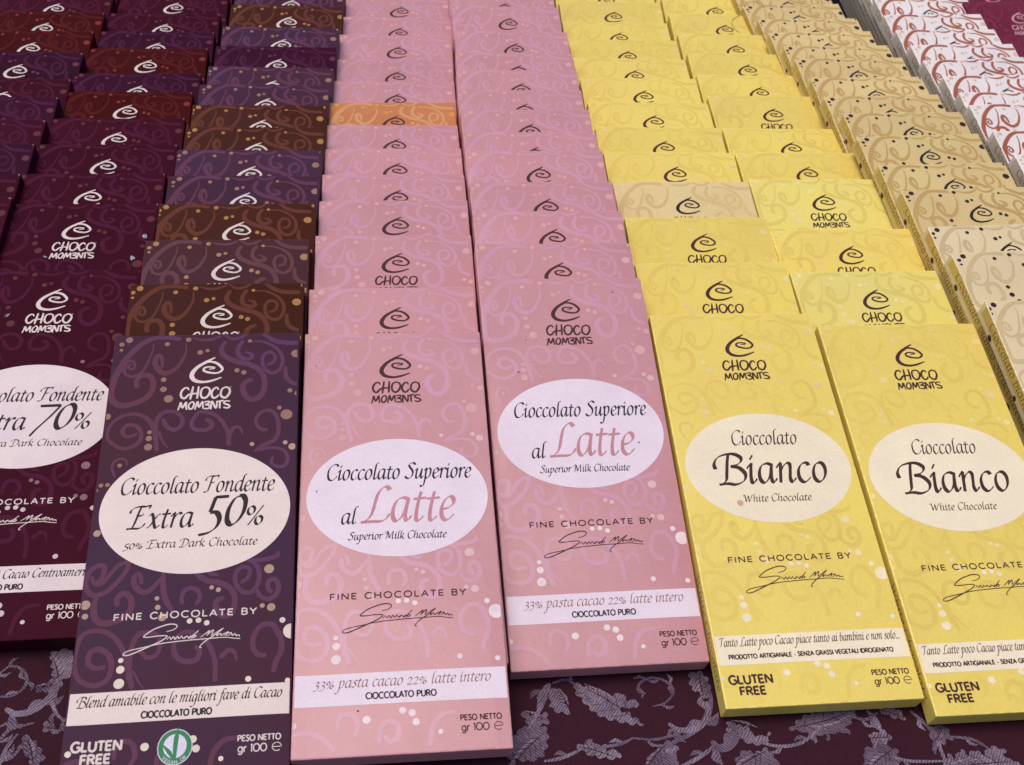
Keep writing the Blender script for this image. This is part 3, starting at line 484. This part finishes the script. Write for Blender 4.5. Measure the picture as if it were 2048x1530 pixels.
# ------------------------------------------------------------------ the bars
def put(name, me, parent=None, mats=None):
    o = bpy.data.objects.new(name, me); COL.objects.link(o)
    if mats:
        for i, m in enumerate(mats):
            if i < len(o.material_slots): o.material_slots[i].link = 'OBJECT'; o.material_slots[i].material = m
    if parent: o.parent = parent
    return o
BASE = [wrapper_mesh('bar_wrapper', 'plain', seed=k, du=(-2.6, -1.0, -1.8, -0.4)[k]) for k in range(4)]
SCUFFED = [wrapper_mesh('scuffed_wrapper', 'plain', wear=w, seed=k) for k, w in enumerate((((39.0,193.7,.55,6), (38.2,194.0,.35,6)), ((39.2,193.9,.6,6), (-39.0,193.9,.35,6)), ((38.9,194.0,.45,6), (20.0,194.0,.25,6))))]
def bar_matrix(row, i):
    th, bars = ROWS[row]; X, Y, yw, z = bars[i]
    ex = Vector((math.cos(yw), math.sin(yw), 0)); ey = Vector((-math.sin(yw)*math.cos(th), math.cos(yw)*math.cos(th), math.sin(th))); ez = ex.cross(ey)
    m = Matrix((ex, ey, ez)).transposed().to_4x4(); m.translation = Vector((X, Y, z))*MM
    return m
def on_bar(row, i, u, v, w=0.0): return bar_matrix(row, i) @ (Vector((u, v, BT+w))*MM)

FRONT = {  # front bar of a row: kind, paper and inks of its oval and band, wear marks
 'B': ('dark70', DUSK_WHITE, INK_DARK, INK_DARK, []), 'C': ('dark50', BLUSH, INK_DARK, INK_DARK, []),
 'D': ('milk', LILAC_WHITE, INK_DARK, ROSE_INK, [(-16.1,16.8,.5,6), (-34.5,176,.3,6), (20,12,.25,6)]), 'E': ('milk', LILAC_WHITE, INK_DARK, ROSE_INK, [(24.9,185.2,.55,6), (-25,140,.6,6), (-19.9,158.1,.35,6)]),
 'F': ('bianco', CREAM, INK_BROWN, OLIVE_INK, []), 'G': ('bianco', CREAM, INK_BROWN, OLIVE_INK, []),
}
OVAL_WEAR = {'D': [(-33.1,110.5,.35,3)], 'E': [(25.8,101.2,.42,3)], 'F': [(-16.3,89.4,1.45,4)]}
STAIN = flat('pale_brown_stain', lin(206,172,146))
SPINE = {}
def dotted(sh, spots):
    for a, b, rx, ry in spots: sh.disc(a, b, rx, BT+0.06, 1, n=16, ry=ry)
    return sh
SPINE['H'] = dotted(spine_sheet('Cioccolato bianco Stracciatella', 12, 106, 3.2, BT-.4, 3.3), ((17, 1.7, 2.0, 1.4), (52, 1.4, 1.5, 1.2), (90, 1.8, 2.2, 1.4))).mesh('tan_spine', [TAN_SPINE, INK_BROWN])
SPINE['I'] = spine_sheet('Cioccolato bianco', 10, 66, 1.2, BT-.5, 3.6).mesh('white_spine', [WHITE_SPINE, INK_DARK])
SPINE['F'] = spine_sheet('White Chocolate', 136, 186, 1.0, BT-1.0, 3.0, False).mesh('yellow_spine', [OLIVE_INK, OLIVE_INK])
ORD = ['front','second','third','fourth','fifth','sixth','seventh','eighth','ninth','tenth','eleventh','twelfth','thirteenth','fourteenth','fifteenth','sixteenth','seventeenth','eighteenth','nineteenth','twentieth','twenty-first','twenty-second']
VAR = {  # colourway of each row, with the odd ones
 'A': ('plum', {4:'violet', 6:'violet', 7:'red', 8:'red', 2:'violet'}), 'B': ('plum', {4:'plum', 5:'red', 6:'violet', 7:'red', 8:'violet'}),
 'C': ('aub', {1:'aubrown', 2:'mauve', 3:'aubrown', 6:'aubrown', 7:'aubrown', 10:'violet', 12:'aubrown'}), 'D': ('pink', {7:'orange'}), 'E': ('pink', {}),
 'F': ('yellow', {3:'cream'}), 'G': ('yellow', {1:'lemon', 3:'lemon'}), 'H': ('tan', {0:'pale', 1:'pale', 2:'pale'}), 'I': ('white', {}), 'J': ('wine', {})}
ROWTXT = {'A': 'outermost dark row', 'B': 'Extra 70% row', 'C': 'Extra 50% row', 'D': 'pink row beside the dark bars', 'E': 'pink row beside the yellow bars',
          'F': 'yellow row beside the pink bars', 'G': 'yellow row beside the tan bars', 'H': 'tan scrollwork row', 'I': 'white and rust scrollwork row', 'J': 'burgundy row behind the white bars'}
LOOKTXT = {'plum': 'plum bar', 'violet': 'violet plum bar', 'red': 'red brown bar', 'aub': 'purple bar', 'aubrown': 'brown bar', 'mauve': 'mauve bar', 'pink': 'pink bar', 'orange': 'orange bar', 'yellow': 'yellow bar',
           'lemon': 'pale lemon bar', 'cream': 'faded cream bar', 'tan': 'tan dark-dotted bar', 'pale': 'pale tan dark-dotted bar', 'white': 'white rust-swirled bar', 'wine': 'burgundy bar'}
GROUP = {'A': 'dark chocolate bars', 'B': 'dark chocolate bars', 'C': 'dark chocolate bars', 'D': 'milk chocolate bars', 'E': 'milk chocolate bars', 'F': 'white chocolate bars', 'G': 'white chocolate bars', 'H': 'stracciatella chocolate bars', 'I': 'white rust-swirled chocolate bars', 'J': 'burgundy chocolate bars'}
FRONTTXT = {'A': 'plum bar cut by the left edge, frontmost in the outermost dark row', 'B': 'plum Extra 70% bar with a white oval, front of its row', 'C': 'dark purple Extra 50% bar with green vegan badge, front of its row',
            'D': 'pink Latte bar beside the Extra 50% bar, lower of the two front pink bars', 'E': 'pink Latte bar beside the yellow bars, higher of the two front pink bars',
            'F': 'yellow Bianco bar beside the pink Latte bar, front of its row', 'G': 'yellow Bianco bar beside the tan bars, front of its row, lowest at right',
            'H': 'tan dark-dotted bar with lettered spine, front of the tan row', 'I': 'white rust-swirled bar cut by the right edge, front of the white row', 'J': 'burgundy bar showing CHOCO lettering, nearest of the burgundy row'}
for row, (th, bars) in ROWS.items():
    base_look, odd = VAR[row]
    for i in range(len(bars)):
        lk = odd.get(i, base_look); mats = LOOKS[lk]; front = i == 0 and row in FRONT
        me = wrapper_mesh('front_wrapper', FRONT[row][0], True, FRONT[row][4], 0.0 if row == 'C' else -1.8) if front else (SCUFFED[i % 3] if row in 'AB' else BASE[(i*7+ord(row)) % 4])
        o = put('chocolate_bar', me, None, mats); o.matrix_world = bar_matrix(row, i)
        o['category'] = 'chocolate bar'; o['group'] = GROUP[row]
        o['label'] = FRONTTXT[row] if i == 0 else '%s, %s from the front in the %s' % (LOOKTXT[lk], ORD[i], ROWTXT[row])
        if front:
            kind, pap, ink1, ink2, _ = FRONT[row]
            put('oval_label', oval_mesh(kind, OVAL_WEAR.get(row, ())).mesh('oval_label', [pap, ink1, ink2, SPECK, STAIN]), o)
            put('label_band', band_sheet(kind).mesh('label_band', [pap, ink1, TAUPE_INK if kind == 'milk' else ink2]), o)
            if kind == 'dark50': put('vegan_badge', badge_sheet().mesh('vegan_badge', [BADGE_WHITE, GREEN]), o)
        sp = SPINE.get(row) if row != 'G' else SPINE['F']
        if sp and (row in 'HI' or i == 0): put('spine_panel', sp, o)

# ------------------------------------------------------------------ damask tablecloth
def cloth_material():
    m = bpy.data.materials.new('damask_ground'); m.use_nodes = True; nt = m.node_tree; N = nt.nodes; L = nt.links
    b = N['Principled BSDF']; tc = N.new('ShaderNodeTexCoord')
    n = N.new('ShaderNodeTexNoise'); n.inputs['Scale'].default_value = 700; n.inputs['Detail'].default_value = 3; L.new(tc.outputs['Object'], n.inputs['Vector'])
    mx = N.new('ShaderNodeMix'); mx.data_type = 'RGBA'; mx.inputs['A'].default_value = lin(46, 18, 30); mx.inputs['B'].default_value = lin(62, 28, 42); L.new(n.outputs['Fac'], mx.inputs['Factor'])
    L.new(mx.outputs['Result'], b.inputs['Base Color']); b.inputs['Roughness'].default_value = .8; b.inputs['Specular IOR Level'].default_value = .12
    w = N.new('ShaderNodeTexWave'); w.inputs['Scale'].default_value = 420; w.inputs['Distortion'].default_value = 1.5; L.new(tc.outputs['Object'], w.inputs['Vector'])
    bp = N.new('ShaderNodeBump'); bp.inputs['Strength'].default_value = .25; bp.inputs['Distance'].default_value = .0005; L.new(w.outputs['Fac'], bp.inputs['Height']); L.new(bp.outputs[0], b.inputs['Normal'])
    return m
def weave_material(name, ang, c1, c2):
    m = bpy.data.materials.new(name); m.use_nodes = True; nt = m.node_tree; N = nt.nodes; L = nt.links
    b = N['Principled BSDF']; tc = N.new('ShaderNodeTexCoord'); mp = N.new('ShaderNodeMapping'); mp.inputs['Rotation'].default_value = (0, 0, ang); L.new(tc.outputs['Object'], mp.inputs['Vector'])
    w = N.new('ShaderNodeTexWave'); w.inputs['Scale'].default_value = 300; w.inputs['Distortion'].default_value = 5.0; w.inputs['Detail'].default_value = 3; w.inputs['Detail Scale'].default_value = 2.5; L.new(mp.outputs[0], w.inputs['Vector'])
    n = N.new('ShaderNodeTexNoise'); n.inputs['Scale'].default_value = 90; n.inputs['Detail'].default_value = 4; L.new(tc.outputs['Object'], n.inputs['Vector'])
    mu = N.new('ShaderNodeMath'); mu.operation = 'MULTIPLY_ADD'; L.new(w.outputs['Fac'], mu.inputs[0]); mu.inputs[1].default_value = .75; 
    s2 = N.new('ShaderNodeMapRange'); s2.inputs['From Min'].default_value = .3; s2.inputs['From Max'].default_value = .7; s2.inputs['To Min'].default_value = -.25; s2.inputs['To Max'].default_value = .35; L.new(n.outputs['Fac'], s2.inputs['Value']); L.new(s2.outputs[0], mu.inputs[2])
    mx = N.new('ShaderNodeMix'); mx.data_type = 'RGBA'; mx.inputs['A'].default_value = c1; mx.inputs['B'].default_value = c2; L.new(mu.outputs[0], mx.inputs['Factor'])
    L.new(mx.outputs['Result'], b.inputs['Base Color']); b.inputs['Roughness'].default_value = .55; b.inputs['Specular IOR Level'].default_value = .25
    bp = N.new('ShaderNodeBump'); bp.inputs['Strength'].default_value = .5; bp.inputs['Distance'].default_value = .0006; L.new(w.outputs['Fac'], bp.inputs['Height']); L.new(bp.outputs[0], b.inputs['Normal'])
    return m
cl = Sheet()
nx, ny = 60, 60; x0, x1, y0, y1 = -1500, 1500, -300, 2200
def cz(x, y): return 0.0
ids = [[cl.pt(x0+(x1-x0)*i/nx, y0+(y1-y0)*j/ny, -1.0) for i in range(nx+1)] for j in range(ny+1)]
for j in range(ny):
    for i in range(nx): cl.f.append([ids[j][i], ids[j][i+1], ids[j+1][i+1], ids[j+1][i]]); cl.m.append(0)
def scalloped(pts, amp, wave):
    """a leaf outline with rounded lobes along it"""
    path = catmull(pts+[pts[0]], 8); out = []; run = 0.0; n = len(path)-1
    area = sum(path[i][0]*path[i+1][1]-path[i+1][0]*path[i][1] for i in range(n)); sg = 1 if area > 0 else -1
    for i in range(n):
        a, b = path[i-1 if i else n-1], path[i+1]; dx, dy = b[0]-a[0], b[1]-a[1]; l = math.hypot(dx, dy) or 1
        run += math.hypot(path[i+1][0]-path[i][0], path[i+1][1]-path[i][1]); o = amp*(abs(math.sin(run/wave*math.pi))-.6)
        out.append((path[i][0]+dy/l*o*sg, path[i][1]-dx/l*o*sg))
    return out
def leaf(cl, pts, z, mi):
    cl.poly(scalloped(pts, 1.5, 4.2), z, mi)
    cx = sum(p[0] for p in pts)/len(pts); cy = sum(p[1] for p in pts)/len(pts)
    far = max(pts, key=lambda p: math.hypot(p[0]-cx, p[1]-cy)); opp = max(pts, key=lambda p: math.hypot(p[0]-far[0], p[1]-far[1]))
    L = math.hypot(far[0]-opp[0], far[1]-opp[1]); ux, uy = (opp[0]-far[0])/L, (opp[1]-far[1])/L
    q = lambda t, o: (far[0]+ux*L*t-uy*o, far[1]+uy*L*t+ux*o)
    cl.stroke([q(.06, 0), q(.35, L*.03), q(.65, L*.02), q(.93, 0)], [.1, .35, .4, .2], z+.05, 0, per=3)
    for t in (.2, .34, .48, .62, .76):
        wd = max(1.2, min(5.5, L*.17))
        for sd in (1, -1): cl.stroke([q(t, sd*.3), q(t-.06, sd*wd*.5), q(t-.16, sd*wd)], [.3, .25, .1], z+.056, 0, per=3)
    cl.stroke([q(.1, L*.06), q(.4, L*.1), q(.7, L*.06)], [.2, 1.3, .2], z+.03, 3)
for dx, dy, fl in ((0,0,1), (400,30,1), (-400,-30,1), (0,-260,1), (400,-230,1), (-400,-290,1), (-800,-60,1), (800,60,1), (-400,230,1), (-800,200,1), (800,320,1), (-400,490,1), (-800,460,1), (800,580,1), (400, 1080, 1), (0, 1050, 1), (800, 840, 1)):
    for k, l in enumerate(LEAVES):
        leaf(cl, [(p[0]+dx, p[1]+dy) for p in P2(l)], -0.85+0.006*(k % 6), 1+(k % 2))
    for k, (w, l) in enumerate(SCROLLS):
        path = [(p[0]+dx, p[1]+dy) for p in P2(l)]
        cl.stroke(path, [w*.6, w, w, w*.6], -0.80+0.006*(k % 6), 1+(k+1) % 2)
        cm = catmull(path, 6)
        for i in range(4, len(cm)-4, 7):                      # leaflets along the stem
            a, b = cm[i-1], cm[i+1]; d = math.atan2(b[1]-a[1], b[0]-a[0]); sd = 1 if (i//7) % 2 else -1; r = 2.2+w*.7
            th = d+sd*.8; c0 = cm[i]; m1 = (c0[0]+r*math.cos(th), c0[1]+r*math.sin(th)); m2 = (c0[0]+1.7*r*math.cos(th-sd*.35), c0[1]+1.7*r*math.sin(th-sd*.35))
            cl.stroke([c0, m1, m2], [w*.5, w*.9+.6, .3], -0.83+0.006*(i % 5), 1+(k+i) % 2, per=4)
tc = put('tablecloth', cl.mesh('tablecloth', [cloth_material(), weave_material('damask_leaf', .5, lin(80,60,80), lin(150,134,154)), weave_material('damask_leaf_turned', 2.2, lin(66,46,66), lin(128,110,132)), weave_material('damask_highlight', 1.2, lin(104,84,106), lin(160,146,164))]))
tc['kind'] = 'structure'; tc['label'] = 'dark purple damask tablecloth with silvery lilac woven leaves'; tc['category'] = 'tablecloth'

# ------------------------------------------------------------------ bits of foil and a stray hair
FOILTXT = {0: 'silver foil scrap on the corner edge of a plum bar, upper of two', 1: 'small silver foil scrap under the other, beside the Extra 50% row', 2: 'thin pale foil flake left of the MOMENTS lettering on a plum bar', 3: 'pale foil sliver left of CHOCO on the front Extra 70% bar'}
for k, (row, i, u, v, r) in enumerate((('B',1,35.5,169.7,1.5), ('B',1,30.8,154.7,1.4), ('B',1,-12.4,156.1,1.1), ('B',0,-18.3,165.4,1.1))):
    bm = bmesh.new(); n = 9; c = bm.verts.new((0, 0, .5*MM)); ring = []
    for q in range(n):
        a = 2*math.pi*q/n; rr = r*(.55+.6*random.random())
        if k > 1: ring.append(bm.verts.new((rr*math.cos(a)*1.4*MM, rr*math.sin(a)*.6*MM, random.uniform(.05, .5)*MM)))
        else: ring.append(bm.verts.new((rr*math.cos(a)*MM, rr*math.sin(a)*1.1*MM, random.uniform(.05, .8)*MM)))
    for q in range(n): bm.faces.new((c, ring[q], ring[(q+1) % n]))
    me = bpy.data.meshes.new('foil_scrap'); bm.to_mesh(me); bm.free(); me.materials.append(FOIL)
    o = put('foil_scrap', me); m = bar_matrix(row, i); m.translation = on_bar(row, i, u, v, .28); o.matrix_world = m @ Matrix.Rotation((0, .4, -.5, 1.0)[k], 4, 'Z')
    o['label'] = FOILTXT[k]; o['category'] = 'foil scrap'; o['group'] = 'foil scraps on the dark bars'
hp = [on_bar('G', 10, u, v, w) for u, v, w in ((12,172,.6), (8.7,176,.5), (7.7,184,.5), (11.0,190,.6), (15.5,193.5,1.0), (20.8,199.3,8), (30.8,199.2,8), (36.9,195.6,3), (41.2,190.8,.5))]
hair_c = []
def cm3(P, per=6):
    P = [P[0]*2-P[1]]+P+[P[-1]*2-P[-2]]; out = []
    for i in range(1, len(P)-2):
        for k in range(per):
            t = k/per; out.append(0.5*((2*P[i])+(P[i+1]-P[i-1])*t+(2*P[i-1]-5*P[i]+4*P[i+1]-P[i+2])*t*t+(3*P[i]-P[i-1]-3*P[i+1]+P[i+2])*t**3))
    return out+[P[-2]]
hp = cm3(hp); bm = bmesh.new(); prev = None
for i, p in enumerate(hp):
    d = (hp[min(i+1, len(hp)-1)]-hp[max(i-1, 0)]).normalized(); a = d.orthogonal().normalized(); b = d.cross(a)
    ring = [bm.verts.new(p+(a*math.cos(q*math.pi/2)+b*math.sin(q*math.pi/2))*0.00016) for q in range(4)]
    if prev:
        for q in range(4): bm.faces.new((prev[q], prev[(q+1) % 4], ring[(q+1) % 4], ring[q]))
    prev = ring
me = bpy.data.meshes.new('hair'); bm.to_mesh(me); bm.free(); me.materials.append(flat('brown_hair', lin(120, 92, 40)))
o = put('hair', me); o['label'] = 'thin brown hair looped across the far yellow bars'; o['category'] = 'hair'
